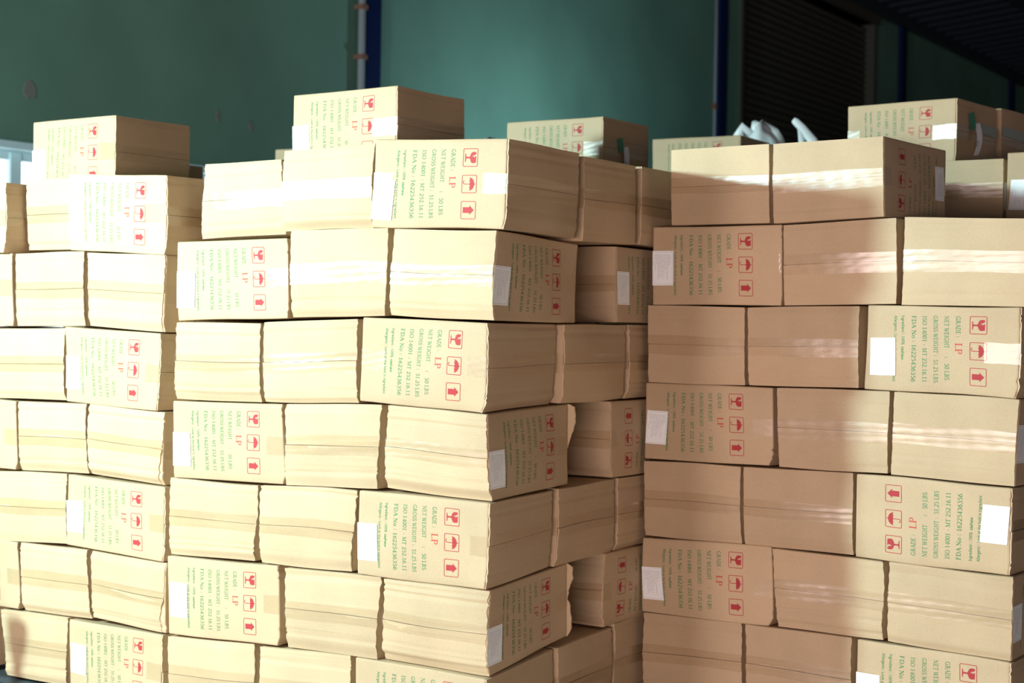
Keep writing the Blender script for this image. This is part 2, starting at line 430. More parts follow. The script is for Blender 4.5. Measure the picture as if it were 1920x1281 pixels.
gV, gF, rV, rF, lV, lF, sV, sF = [], [], [], [], [], [], [], []
text_serif('GRADE :', .105, .350, .594, .624, gV, gF, 1.0)
text_serif('NET WEIGHT', .105, .480, .520, .549, gV, gF)
text_serif(':', .570, .600, .520, .549, gV, gF)
text_serif('50 LBS', .655, .850, .520, .549, gV, gF)
text_serif('GROSS WEIGHT :', .105, .580, .448, .476, gV, gF)
text_serif('51.25 LBS', .615, .885, .448, .476, gV, gF)
text_serif('ISO 14001 - MT 252.16.11', .112, .885, .374, .402, gV, gF)
text_serif('FDA No : 16225436356', .112, .885, .301, .330, gV, gF, 1.15)
text_sans('Ingredient : 100%', .115, .455, .232, .253, gV, gF, 0.012)
text_sans('cashew', .475, .632, .232, .253, gV, gF, 0.02)
text_sans('Allergenic : Look at the bold in ingredient', .115, .885, .182, .203, gV, gF, 0.012)
text_serif('LP', .410, .545, .589, .634, rV, rF, 1.1)

def rrect(x0, x1, y0, y1, r, w, V, Fc):
    def ring(d):
        P_ = []
        for cx, cy, a in ((x1 - r, y1 - r, 0), (x0 + r, y1 - r, 90), (x0 + r, y0 + r, 180), (x1 - r, y0 + r, 270)):
            P_ += ell(cx, cy, r - d, r - d, a, a + 90, 4)
        return P_
    A = ring(0); B = ring(w); s = len(V); n = len(A)
    V += A + B
    for i in range(n):
        j = (i + 1) % n
        Fc.append((s + i, s + j, s + n + j, s + n + i))
def poly(pts, V, Fc):
    t = geometry.tessellate_polygon([[Vector((x, y, 0)) for x, y in pts]])
    s = len(V); V += list(pts)
    for q in t: Fc.append(tuple(i + s for i in q))
# the three handling symbols, drawn upright in metres and placed along the edge
def icon(kind, bc0):
    V = []; Fc = []
    Wd, Hd = 0.0455, 0.0455
    rrect(0, Wd, 0, Hd, 0.004, 0.0017, V, Fc)
    def S(pts): return [(x * Wd, y * Hd) for x, y in pts]
    if kind == 'glass':
        poly(S([(.21, .87), (.30, .88), (.40, .73), (.36, .70), (.47, .60), (.43, .72), (.50, .74), (.42, .88), (.78, .87), (.81, .66), (.76, .55), (.64, .49), (.55, .46), (.54, .26), (.46, .26), (.45, .46), (.34, .50), (.23, .57), (.19, .70)]), V, Fc)
        poly(S([(.46, .27), (.54, .27), (.56, .21), (.74, .18), (.74, .14), (.28, .14), (.28, .18), (.44, .21)]), V, Fc)
    elif kind == 'umbrella':
        dome = ell(.5, .50, .36, .33, 0, 180, 16)
        sc_ = []
        for k in range(4):
            x0 = .14 + k * .18
            sc_ += [(x0 + .18 * j / 4, .50 + .045 * math.sin(PI * j / 4)) for j in range(1, 5)]
        poly(S(dome + sc_[:-1]), V, Fc)
        st_v, st_f = [], []
        stroke([(.5, .92), (.5, .16)] , .04, st_v, st_f)
        stroke(ell(.41, .17, .09, .075, 0, -180, 8), .04, st_v, st_f)
        s = len(V); V += S(st_v); Fc += [tuple(i + s for i in q) for q in st_f]
    else:
        poly(S([(.5, .87), (.76, .58), (.66, .58), (.66, .14), (.34, .14), (.34, .58), (.24, .58)]), V, Fc)
    return V, Fc
for kd, bb in (('glass', .100), ('umbrella', .396), ('arrow', .690)):
    v, f = icon(kd, bb)
    s = len(sV)
    sV += [(bb + x / 0.222, .682 + y / 0.42) for x, y in v]
    sF += [tuple(i + s for i in q) for q in f]

LT = [('GRADE LP', 30), ('CASHEW KERNEL', 42), ('NET WEIGHT: 50 LBS (22.68 KGS)', 88), ('TIN VACUUM PACKED', 52), ('BATCH NUMBER: MT 25216.11', 72),
      ('CONTAINER NUMBER: TRHU1540012', 86), ('PRODUCTION DATE: JULY, 2017', 78), ('EXPIRATION DATE: JULY, 2019', 80), ('MANUFACTURER NAME AND ADDRESS:', 90), ('BP NUTS, INC', 36), ('PRODUCT OF VIETNAM', 56)]
for k, (t, wd) in enumerate(LT):
    y = .84 - k * .072
    text_sans(t, .10, .10 + wd / 100 * .82, y, y + .036, lV, lF)
rrect(.035, .965, .05, .95, .01, .006, lV, lF)
TPL = {k: (np.array(v), f) for k, v, f in (('g', gV, gF), ('r', rV, rF), ('s', sV, sF), ('l', lV, lF))}

# ------------------------------------------------------------------ cartons
def sm(x): 
    x = np.clip(x, 0, 1); return x * x * (3 - 2 * x)

class Box:
    """a carton as a slightly deformed block; K[s][t][r] corners: s left-right, t front-back, r down-up"""
    def __init__(self, K, seed, crush=1.0, tapeF=False, tapeR=False):
        self.K = np.array(K, float)
        rng = np.random.RandomState(seed)
        self.rng = rng
        self.org = (self.K[0, 0, 0] + self.K[1, 0, 0] + self.K[0, 1, 0] + self.K[1, 1, 0]) / 4
        self.org[2] = min(self.K[:, :, 0, 2].min(), 9)
        K_ = self.K
        self.W = np.linalg.norm(K_[1, 0, 0] - K_[0, 0, 0]); self.D = np.linalg.norm(K_[0, 1, 0] - K_[0, 0, 0]); self.H = np.linalg.norm(K_[0, 0, 1] - K_[0, 0, 0])
        ex = K_[1, 0, 0] - K_[0, 0, 0]; ex[2] = 0; ex /= np.linalg.norm(ex)
        self.nR = np.array([ex[0], ex[1], 0]); self.nF = np.array([ex[1], -ex[0], 0])
        self.ph = rng.rand(3, 6) * 6.28; self.fr = rng.uniform(6, 19, (3, 6, 3)) * rng.choice([-1, 1], (3, 6, 3))
        self.amp = 0.0007 * (0.7 + 0.6 * crush)
        self.prof = {}
        self.wedge = 0.0
        for fc, tp in (('F', tapeF), ('R', tapeR)):
            if tp:
                cre = [(rng.choice([rng.uniform(.04, .17), rng.uniform(.76, .93)]), rng.uniform(.0014, .0038) * crush, rng.uniform(.006, .016), rng.uniform(-.02, .02)) for _ in range(rng.randint(3, 6))]
                self.prof[fc] = dict(b=rng.uniform(-.001, .004), tb=rng.uniform(.003, .014) * crush, vb=rng.uniform(.84, .91), tt=rng.uniform(.0, .005) * crush, vt=rng.uniform(.07, .12), cre=cre)
            else:
                self.prof[fc] = dict(b=rng.uniform(.000, .005), tb=rng.uniform(0, .002) * crush, vb=.92, tt=rng.uniform(0, .0015), vt=.06, cre=[])
    def tri(self, s, t, r):
        s = s[:, None]; t = t[:, None]; r = r[:, None]; K = self.K
        return (((K[0, 0, 0] * (1 - s) + K[1, 0, 0] * s) * (1 - t) + (K[0, 1, 0] * (1 - s) + K[1, 1, 0] * s) * t) * (1 - r) +
                ((K[0, 0, 1] * (1 - s) + K[1, 0, 1] * s) * (1 - t) + (K[0, 1, 1] * (1 - s) + K[1, 1, 1] * s) * t) * r)
    def fd(self, fc, u, v):
        p = self.prof[fc]
        d = p['b'] * 16 * u * (1 - u) * v * (1 - v)
        d = d - p['tb'] * sm((v - p['vb']) / (1 - p['vb'])) - p['tt'] * sm((p['vt'] - v) / p['vt'])
        for (vc, a, w, sl) in p['cre']:
            d = d - a * np.exp(-((v - vc - sl * (u - .5)) / w) ** 2)
        return d
    def disp(self, s, t, r, P):
        e = np.zeros_like(P)
        for k in range(3):
            for i in range(6):
                e[:, k] += self.amp * np.sin(P @ self.fr[k, i] + self.ph[k, i])
        e[:, 2] *= 0.5
        dF = self.fd('F', np.clip(s, 0, 1), np.clip(1 - r, 0, 1)) * np.exp(-np.maximum(t, 0) * self.D / .03)
        dR = self.fd('R', np.clip(t, 0, 1), np.clip(1 - r, 0, 1)) * np.exp(-np.maximum(1 - s, 0) * self.W / .03)
        return e + dF[:, None] * self.nF + dR[:, None] * self.nR
    def vol(self, s, t, r):
        P = self.tri(s, t, r)
        return P + self.disp(s, t, r, P) - self.org
    def surf(self, fc, u, v, h):
        """point on a face; h metres outward"""
        u = np.asarray(u, float); v = np.asarray(v, float)
        if fc == 'F': s, t, r, n = u, np.zeros_like(u), 1 - v, self.nF
        else: s, t, r, n = np.ones_like(u), u, 1 - v, self.nR
        h = np.broadcast_to(np.asarray(h, float), u.shape)
        return self.vol(s, t, r) + h[:, None] * n

def grid_faces(nu, nv, s0=0):
    return [(s0 + j * nu + i, s0 + (j + 1) * nu + i, s0 + (j + 1) * nu + i + 1, s0 + j * nu + i + 1) for j in range(nv - 1) for i in range(nu - 1)]

def body_mesh(B, iF, iR, detail, tF=False, visR=False):
    rad = 0.0028
    def lines(L, n, a, b):
        if detail: base = [a, a + rad / L, a + 3 * rad / L] + list(np.linspace(a, b, n)[1:-1]) + [b - 3 * rad / L, b - rad / L, b]
        else: base = [a, a + rad / L] + [b - rad / L, b]
        return np.array(base)
    S = lines(B.W, 10, 0.0, 1 - (iR / B.W)); T = lines(B.D, 9, iF / B.D, 1.0)
    R = lines(B.H, 10, 0.0, 1.0)
    if detail:   # finer rows where the flaps crease
        R = np.unique(np.concatenate([R, np.linspace(.03, .25, 10), np.linspace(.75, .97, 10)]))
    ns, nt, nr = len(S), len(T), len(R)
    idx = {}; co = []
    def vid(i, j, k):
        if (i, j, k) not in idx:
            idx[(i, j, k)] = len(co); co.append((i, j, k))
        return idx[(i, j, k)]
    F_ = []; mi = []
    for i in range(ns - 1):
        for k in range(nr - 1):
            F_.append((vid(i, 0, k), vid(i + 1, 0, k), vid(i + 1, 0, k + 1), vid(i, 0, k + 1))); mi.append(0)
            F_.append((vid(i, nt - 1, k), vid(i, nt - 1, k + 1), vid(i + 1, nt - 1, k + 1), vid(i + 1, nt - 1, k))); mi.append(0)
    for j in range(nt - 1):
        for k in range(nr - 1):
            F_.append((vid(ns - 1, j, k), vid(ns - 1, j + 1, k), vid(ns - 1, j + 1, k + 1), vid(ns - 1, j, k + 1))); mi.append(1)
            F_.append((vid(0, j, k), vid(0, j, k + 1), vid(0, j + 1, k + 1), vid(0, j + 1, k))); mi.append(1)
    for i in range(ns - 1):
        for j in range(nt - 1):
            F_.append((vid(i, j, nr - 1), vid(i + 1, j, nr - 1), vid(i + 1, j + 1, nr - 1), vid(i, j + 1, nr - 1))); mi.append(0)
            F_.append((vid(i, j, 0), vid(i, j + 1, 0), vid(i + 1, j + 1, 0), vid(i + 1, j, 0))); mi.append(0)
    ijk = np.array(co)
    p = np.stack([S[ijk[:, 0]] * B.W, T[ijk[:, 1]] * B.D, R[ijk[:, 2]] * B.H], 1)
    lo = np.array([0, iF, 0]) ; hi = np.array([B.W - iR, B.D, B.H])
    q = np.clip(p, lo + rad, hi - rad); d = p - q
    n = np.linalg.norm(d, axis=1, keepdims=True); n[n == 0] = 1
    p2 = np.where(n > 0, q + rad * d / n, p)
    p2 = np.where(np.abs(d).sum(1, keepdims=True) > 0, p2, p)
    if detail and tF:      # the end flaps stand a little proud of the walls, which cave in behind them
        fall = np.exp(-np.maximum(p2[:, 1] - iF, 0) / .07)
        vr = 1 - p2[:, 2] / B.H
        p2[:, 0] += .0045 * fall * np.clip(1 - p2[:, 0] / .03, 0, 1)
        if not visR: p2[:, 0] -= (.0045 + 1.15 * B.wedge * sm((vr - .35) / .5)) * fall * np.clip(1 - (B.W - p2[:, 0]) / .05, 0, 1)
    V = B.vol(p2[:, 0] / B.W, p2[:, 1] / B.D, p2[:, 2] / B.H)
    return mesh('carton_body', V, F_, [M['card_x'], M['card_y']], mi, True)

def flap_mesh(B, fc, v0, v1, lift, seed, crush, name):
    rng = np.random.RandomState(seed)
    Lw = B.W if fc == 'F' else B.D
    nu = 16; nv = 22
    vv = np.linspace(v0, v1, nv)
    ph = rng.rand(8) * 6.28
    def inset(k):
        x = vv * 9
        w = .5 + .5 * np.sin(x * rng.uniform(.4, 1.2) + ph[k])
        return (0.0003 + (0.0022 * w + 0.0008 * np.sin(vv * 40 + ph[k + 1])) * crush + (B.wedge * sm((vv - .35) / .5) if k == 2 and fc == 'F' else 0)) / Lw
    il = inset(0); ir = inset(2)
    U = []; Vv = []; Hh = []
    d_in = np.abs(vv - .5) * B.H                     # distance from the seam
    for j in range(nv):
        a = np.linspace(0, 1, nu)
        U.append(il[j] + (1 - ir[j] - il[j]) * a); Vv.append(np.full(nu, vv[j]))
        edge = np.minimum(a, 1 - a)
        curl = (-.0015 * np.exp(-edge / .03)) * crush
        Hh.append(lift * np.exp(-d_in[j] / .05) + 0.0012 * crush * np.sin(a * rng.uniform(2, 5) + ph[4]) * np.exp(-d_in[j] / .03) + curl)
    U = np.concatenate(U); Vv = np.concatenate(Vv); Hh = np.concatenate(Hh)
    n = nu * nv
    # follow the fold: outer row stays on the body
    front = B.surf(fc, U, Vv, Hh)
    back = B.surf(fc, U, Vv, Hh - 0.0034)
    faces = grid_faces(nu, nv)
    mi = [0] * len(faces)
    ringi = [i for i in range(nu)] + [(j + 1) * nu - 1 for j in range(1, nv)] + [(nv - 1) * nu + i for i in range(nu - 2, -1, -1)] + [j * nu for j in range(nv - 2, 0, -1)]
    V = list(front) + list(front[ringi]) + list(back[ringi])
    m = len(ringi)
    for i in range(m):
        j = (i + 1) % m
        faces.append((n + i, n + j, n + m + j, n + m + i)); mi.append(1)
    faces = [f if k >= (nu - 1) * (nv - 1) else f for k, f in enumerate(faces)]
    me = mesh(name, V, faces, [M['card_z'], M['card_edge']], mi, False)
    sm_ = [True] * ((nu - 1) * (nv - 1)) + [False] * m
    me.polygons.foreach_set('use_smooth', sm_)
    return me

def tape_mesh(B, fc, u0, u1, vc, hw, base, seed, wr=1.0, tilt=0.0):
    rng = np.random.RandomState(seed)
    Lw = (B.W if fc == 'F' else B.D) * abs(u1 - u0)
    nu = max(6, int(Lw / .007)); nv = 13
    a, b = np.meshgrid(np.linspace(0, 1, nu), np.linspace(-1, 1, nv))
    a = a.ravel(); b = b.ravel()
    ph = rng.rand(6) * 6.28
    U = u0 + (u1 - u0) * a
    ragged = np.where((a < .001) | (a > .999), 1, 0)
    V = vc + tilt * (a - .5) + hw * b * (1 + .03 * np.sin(a * 7 + ph[0]))
    h = base + .45 * wr * (.0005 * np.sin(b * 9 + a * 5 + ph[1]) + .0004 * np.sin(a * 38 + b * 3 + ph[2]) * np.sin(b * 4 + ph[3]))
    h = np.maximum(h, .0006)
    P = B.surf(fc, U, V, h)
    me = mesh('tape', P, grid_faces(nu, nv), [M['tape']], None, True)
    return me

def map_tpl(B, fc, key, inv, h, mat, name, amap=None, jit=(0, 0)):
    v, f = TPL[key]
    b = v[:, 0] + jit[0]; a = v[:, 1] + jit[1]
    if amap: b, a = amap(v[:, 0], v[:, 1])
    u, w = (1 - a, 1 - b) if inv else (a, b)
    P = B.surf(fc, u, w, h)
    return mesh(name, P, f, [M[mat]])

NB = [0]
def carton(K, kind, label, group, detail=True, faces='FR', inv=False, sheet=True, wrap=(.065, .05), tvc=.5, crush=1.0, hw=None, cat='carton', lift=None, visR=False, wedge=0.0, strip=False, torn=None):
    """kind 'P': printed panel at the front, taped end at the right; 'T': taped end at the front, printed panel at the right"""
    NB[0] += 1
    seed = NB[0] * 17 + 3
    rng = random.Random(seed)
    K = np.array(K, float)
    K[..., 2] += Z0
    tF = kind == 'T'; tR = kind == 'P'
    B = Box(K, seed, crush if detail else .3, tF, tR)
    B.wedge = wedge
    e = empty('carton', tuple(B.org))
    tag(e, label, cat, group)
    inset = .0042
    link('carton_body', body_mesh(B, inset if tF and detail else 0, inset if tR and detail and visR else 0, detail, tF, visR), e)
    if strip:
        me = tape_mesh(B, 'R', -.01 if strip == 2 else .32, 1.0, .40, .075, .0052, seed + 11, .4, .05); me.materials.clear(); me.materials.append(M['silver_tape'])
        tag(link('grey_tape', me, e), 'dull greenish-grey tape')
    if not detail: return e
    fl = []
    def taped(fc):
        l1, l2 = rng.uniform(0, .0028), rng.uniform(0, .0028)
        link('flap', flap_mesh(B, fc, .004, .4965, l1, seed + 1, crush, 'flap'), e)
        link('flap', flap_mesh(B, fc, .5035, .996, l2, seed + 2, crush, 'flap'), e)
        hw_ = hw or rng.uniform(.105, .125)
        tc_ = tvc + rng.uniform(-.015, .015)
        tl = rng.uniform(-.02, .02)
        link('tape', tape_mesh(B, fc, .002, .998, tc_, hw_, .0032, seed + 5, 1.0, tl), e)
        return tc_, hw_
    def printed(fc, Lw):
        jb = rng.uniform(-.008, .008); ja = rng.uniform(-.012, .012)
        link('lettering', map_tpl(B, fc, 'g', inv, .0006, 'ink_green', 'lettering', None, (jb, ja)), e)
        tag(link('grade_letters', map_tpl(B, fc, 'r', inv, .0006, 'ink_red2', 'grade_letters', None, (jb, ja)), e), 'red letters LP')
        tag(link('handling_symbols', map_tpl(B, fc, 's', inv, .0006, 'ink_red', 'handling_symbols', None, (jb, ja)), e), 'red fragile, umbrella and arrow symbols')
        if sheet:
            lb = .34 + rng.uniform(-.05, .05); la = rng.uniform(-.004, .010); ti = rng.uniform(-.03, .03)
            LW, LH = .0975 / .222, .0700 / .42
            if isinstance(sheet, tuple): lb, la = sheet
            def lm(x, y):
                b = lb + x * LW + ti * .3 * (y - .5); a = la + y * LH - ti * (x - .5) * .5
                return b, a
            gx, gy = np.meshgrid(np.linspace(0, 1, 10), np.linspace(0, 1, 8))
            b, a = lm(gx.ravel(), gy.ravel())
            u, w = (1 - a, 1 - b) if inv else (a, b)
            lo = link('paper_label', mesh('paper_label', B.surf(fc, u, w, .0016), grid_faces(10, 8), [M['paper']], None, True), e)
            tag(lo, 'white paper label with small print')
            link('label_print', map_tpl(B, fc, 'l', inv, .0022, 'ink_grey', 'label_print', lm), lo)
        if wrap:
            w1 = (wrap[0] + rng.uniform(-.012, .012)) / Lw; w2 = wrap[1] / Lw
            vc = .5 + rng.uniform(-.03, .03)
            if wrap[0]: link('tape', tape_mesh(B, fc, 1.0 - w1, 1.0, vc, .115, .0013, seed + 7, .5), e)
            if wrap[1]: link('tape', tape_mesh(B, fc, 0.0, w2, vc, .115, .0013, seed + 8, .5), e)
    if torn:
        n = len(torn); V = []; F_ = []
        fine = []
        for k in range(n - 1):
            for q in range(5):
                a = q / 5; fine.append((torn[k][0] * (1 - a) + torn[k + 1][0] * a, torn[k][1] * (1 - a) + torn[k + 1][1] * a + rng.uniform(-.0015, .0015)))
        fine.append(torn[-1]); n = len(fine)
        for yy in (.0008, .0042):
            for (r_, w_) in fine:
                p0 = B.vol(np.array([1.0]), np.array([1.0 + yy / B.D]), np.array([r_]))[0]
                V += [p0 - B.nR * .03, p0 + B.nR * max(w_, .0)]
        for k in range(n - 1):
            a = 2 * k; b = 2 * n + 2 * k
            F_ += [(a, a + 2, a + 3, a + 1), (b, b + 1, b + 3, b + 2), (a + 1, a + 3, b + 3, b + 1)]
        link('torn_flap', mesh('torn_flap', V, F_, [M['card_edge']]), e)
    if kind == 'T':
        taped('F')
        if visR: printed('R', B.D)
    else:
        printed('F', B.W)
        if visR: taped('R')
    return e
M['card_y'] = card_mat('cardboard_side', CARD, 'Y')
Q = {
'L1b': (0.05, (-0.885, 0.435), (-0.504, 0.428), (-0.494, 0.202), (-0.880, 0.205)),
'L1c': (0, (-0.442, 0.433), (0.006, 0.411), (0.002, 0.180), (-0.432, 0.199)),
'L2b': (0, (-0.698, 0.195), (-0.364, 0.196), (-0.352, -0.031), (-0.685, -0.036)),
'L2c': (0, (-0.349, 0.193), (-0.002, 0.180), (-0.011, -0.045), (-0.345, -0.031)),
'L3b': (0, (-0.820, -0.045), (-0.452, -0.036), (-0.447, -0.261), (-0.816, -0.268)),
'L3c': (0, (-0.447, -0.034), (-0.016, -0.047), (-0.020, -0.275), (-0.437, -0.262)),
'L4b': (0, (-0.675, -0.270), (-0.342, -0.265), (-0.335, -0.477), (-0.665, -0.489)),
'L4c': (0, (-0.340, -0.265), (0.000, -0.275), (-0.004, -0.491), (-0.333, -0.477)),
'L5b': (0, (-0.800, -0.498), (-0.432, -0.482), (-0.425, -0.700), (-0.784, -0.718)),
'L5c': (0, (-0.427, -0.483), (0.009, -0.493), (0.014, -0.710), (-0.423, -0.701)),
'L6b': (0, (-0.655, -0.713), (-0.330, -0.707), (-0.319, -0.917), (-0.640, -0.927)),
'L6c': (0, (-0.318, -0.708), (0.012, -0.712), (0.018, -0.919), (-0.314, -0.909)),
'L7b': (0, (-0.744, -0.933), (-0.418, -0.923), (-0.406, -1.133), (-0.729, -1.144)),
'L7c': (0, (-0.405, -0.923), (0.007, -0.923), (0.012, -1.139), (-0.401, -1.134)),
'C1a': (0.1, (-1.090, 0.451), (-0.789, 0.450), (-0.777, 0.239), (-1.090, 0.227)),
'C1b': (0, (-0.702, 0.460), (-0.388, 0.468), (-0.393, 0.243), (-0.702, 0.240)),
'C1c': (0, (-0.387, 0.477), (0.034, 0.460), (0.028, 0.233), (-0.393, 0.245)),
'C2a': (0, (-1.093, 0.216), (-0.677, 0.222), (-0.669, 0.001), (-1.082, -0.009)),
'C2b': (0, (-0.672, 0.244), (-0.339, 0.244), (-0.343, 0.012), (-0.667, 0.002)),
'C2c': (0, (-0.323, 0.241), (-0.002, 0.232), (-0.007, 0.002), (-0.334, 0.013)),
'C3a': (0, (-1.095, -0.012), (-0.774, -0.012), (-0.773, -0.233), (-1.095, -0.237)),
'C3b': (0, (-0.764, -0.009), (-0.434, 0.005), (-0.432, -0.223), (-0.760, -0.231)),
'C3c': (0, (-0.418, 0.009), (-0.014, -0.001), (-0.024, -0.231), (-0.426, -0.215)),
'C4a': (0, (-1.101, -0.239), (-0.689, -0.233), (-0.677, -0.454), (-1.092, -0.461)),
'C4b': (0, (-0.687, -0.231), (-0.352, -0.222), (-0.355, -0.443), (-0.675, -0.456)),
'C4c': (0, (-0.338, -0.219), (-0.020, -0.233), (-0.011, -0.453), (-0.343, -0.443)),
'C5a': (0, (-1.113, -0.462), (-0.774, -0.461), (-0.774, -0.675), (-1.109, -0.683)),
'C5b': (0, (-0.769, -0.457), (-0.429, -0.451), (-0.434, -0.672), (-0.766, -0.679)),
'C5c': (0, (-0.424, -0.450), (-0.006, -0.455), (-0.009, -0.676), (-0.423, -0.674)),
'C6a': (0, (-1.113, -0.686), (-0.693, -0.678), (-0.685, -0.898), (-1.102, -0.911)),
'C6b': (0, (-0.676, -0.679), (-0.345, -0.673), (-0.343, -0.894), (-0.672, -0.899)),
'C6c': (0, (-0.340, -0.676), (-0.010, -0.677), (-0.006, -0.896), (-0.339, -0.893)),
'C7a': (0, (-1.109, -0.917), (-0.781, -0.904), (-0.771, -1.116), (-1.100, -1.135)),
'C7b': (0, (-0.764, -0.905), (-0.440, -0.893), (-0.432, -1.116), (-0.758, -1.124)),
'C7c': (0, (-0.426, -0.894), (-0.007, -0.899), (-0.005, -1.122), (-0.421, -1.118)),
'R1a': (0, (0.075, 0.507), (0.392, 0.508), (0.397, 0.287), (0.076, 0.288)),
'R1b': (0, (0.402, 0.506), (0.730, 0.511), (0.733, 0.295), (0.406, 0.286)),
'R2a': (0, (0.016, 0.285), (0.436, 0.283), (0.441, 0.058), (0.021, 0.060)),
'R2b': (0, (0.439, 0.283), (0.770, 0.293), (0.773, 0.065), (0.444, 0.058)),
'R2c': (0.01, (0.785, 0.295), (1.122, 0.284), (1.124, 0.059), (0.781, 0.063)),
'R3a': (0, (0.001, 0.059), (0.324, 0.056), (0.329, -0.166), (0.005, -0.168)),
'R3b': (0, (0.331, 0.056), (0.669, 0.061), (0.672, -0.161), (0.337, -0.165)),
'R3c': (0, (0.690, 0.063), (1.110, 0.059), (1.111, -0.170), (0.687, -0.161)),
'R4a': (0, (-0.002, -0.167), (0.416, -0.166), (0.422, -0.386), (0.002, -0.389)),
'R4b': (0, (0.429, -0.165), (0.761, -0.163), (0.760, -0.384), (0.433, -0.387)),
'R4c': (0, (0.770, -0.163), (1.108, -0.171), (1.099, -0.392), (0.767, -0.385)),
'R5a': (0, (-0.003, -0.394), (0.320, -0.390), (0.326, -0.611), (0.001, -0.615)),
'R5b': (0, (0.327, -0.391), (0.661, -0.386), (0.664, -0.608), (0.331, -0.610)),
'R5c': (0, (0.669, -0.387), (1.095, -0.394), (1.098, -0.618), (0.669, -0.611)),
'R6a': (0, (-0.002, -0.617), (0.421, -0.607), (0.431, -0.828), (0.002, -0.838)),
'R6b': (0, (0.425, -0.610), (0.751, -0.614), (0.761, -0.824), (0.436, -0.827)),
'R6c': (0, (0.764, -0.613), (1.101, -0.617), (1.097, -0.834), (0.766, -0.826)),
'R7a': (0, (0.004, -0.839), (0.332, -0.828), (0.340, -1.048), (0.009, -1.063)),
'R7b': (0, (0.339, -0.829), (0.668, -0.828), (0.671, -1.051), (0.345, -1.050)),
'R7c': (0, (0.679, -0.828), (1.102, -0.833), (1.100, -1.060), (0.684, -1.054)),
}

# stacks: origin x, y of the front right (middle, left) or front left (right stack) corner, and turn
FR = {'C': (0.0, 0.0, 0.0), 'R': (0.01348, 0.78913, -0.08435), 'L': (-1.15011, 0.01643, -0.06489)}
def wpt(s, x, y, z):
    ox, oy, th = FR[s]
    return (ox + x * math.cos(th) - y * math.sin(th), oy + x * math.sin(th) + y * math.cos(th), z)

# front faces as measured on each stack's front plane: recess, then (x, z) of the four corners
Q['L1b'] = (.05, (-.708, .431), (-.450, .427), (-.450, .204), (-.705, .204))
Q['L1a'] = (-0.02, (-1.143, .425), (-.720, .416), (-.715, .194), (-1.139, .200))
Q['L2a'] = (0, (-1.128, .200), (-.708, .194), (-.699, -.036), (-1.118, -.030))
Q['L4a'] = (0, (-1.100, -.262), (-.680, -.271), (-.670, -.489), (-1.090, -.483))
Q['L6a'] = (0, (-1.083, -.705), (-.663, -.714), (-.647, -.925), (-1.066, -.93))
BACK = {'C1c': (.355, .459, .228), 'C2c': (.414, .217, .002), 'C3c': (.334, -.002, -.218), 'C4c': (.401, -.218, -.438),
        'C5c': (.312, -.445, -.654), 'C6c': (.396, -.653, -.852), 'C7c': (.325, -.874, -1.09)}
ROWN = {'1': 'top', '2': 'second', '3': 'third', '4': 'fourth', '5': 'fifth', '6': 'sixth', '7': 'bottom'}
STN = {'L': 'left stack', 'C': 'middle stack', 'R': 'right stack'}
OPT = {   # per-carton details
 'C1c': dict(sheet=(.47, -.004), wrap=(.075, .06), crush=.7), 'C2a': dict(sheet=(.40, .0)), 'C3c': dict(sheet=False, wrap=(.07, .08)),
 'C4a': dict(sheet=(.40, .0)), 'C5c': dict(sheet=(.38, .0)), 'C6a': dict(sheet=(.33, .02)), 'C7c': dict(sheet=(.5, .0)),
 'L1c': dict(sheet=(.40, .0), wrap=(.105, 0)), 'L3c': dict(sheet=(.38, .0), wrap=(.055, 0)), 'L5c': dict(sheet=(.36, .0)), 'L7c': dict(sheet=(.33, .02)),
 'R2a': dict(sheet=(.31, .0), wrap=(.014, 0)), 'R3c': dict(sheet=(.38, .03), wrap=(.085, 0)), 'R4a': dict(sheet=(.36, .012), wrap=(.06, 0)), 'R5c': dict(inv=True, sheet=(.35, .02), wrap=(.07, 0)),
 'R6a': dict(sheet=(.38, .01), wrap=(.05, 0)), 'R7c': dict(sheet=(.38, .0)),
 'C2c': dict(sheet=(.39, .0)), 'C4c': dict(sheet=(.42, .01), crush=1.2), 'C6c': dict(sheet=(.44, .0), crush=1.8), 'C5c_': {},
 'R1b': dict(inv=True, sheet=(.32, .04)), 'R1a': dict(crush=.3), 'R2b': dict(crush=.4), 'R2c': dict(crush=.5), 'R4b': dict(crush=.4), 'R4c': dict(crush=.5), 'R5a': dict(crush=.6), 'R5b': dict(crush=.6),
 'R3a': dict(crush=.5), 'R3b': dict(crush=.7), 'L6c': dict(crush=1.6), 'L7b': dict(crush=1.4), 'C5a': dict(crush=1.5), 'C5b': dict(crush=1.6), 'C6b': dict(crush=1.4), 'C4b': dict(crush=1.3), 'L4c': dict(crush=1.4)}
OPT['R1b']['crush'] = .4
for k_, w_ in {'C5a': .012, 'C5b': .013, 'L4c': .011, 'L6c': .016, 'L7b': .012, 'C4b': .008, 'C6b': .007, 'C7a': .010, 'C3b': .003, 'L2c': .006, 'L2b': .004, 'R6b': .006, 'C4c': 0}.items():
    OPT.setdefault(k_, {})['wedge'] = w_
OPT['C4c']['torn'] = [(1.0, .004), (.97, .020), (.78, .024), (.60, .010), (.45, .0)]
OPT['C6c']['torn'] = [(1.0, .004), (.96, .016), (.80, .017), (.66, .006), (.52, .002), (.42, .010), (.22, .014), (.10, .012), (.0, .002)]
for k_ in ('L2c', 'L4c', 'L6c'): OPT.setdefault(k_, {})['sheet'] = False
def is_print(k):
    s, r, c = k
    if k in ('L1a',): return True
    if k == 'R1a' or k == 'R1b': return False
    return (c == 'c') if int(r) % 2 == 1 else (c == 'a')

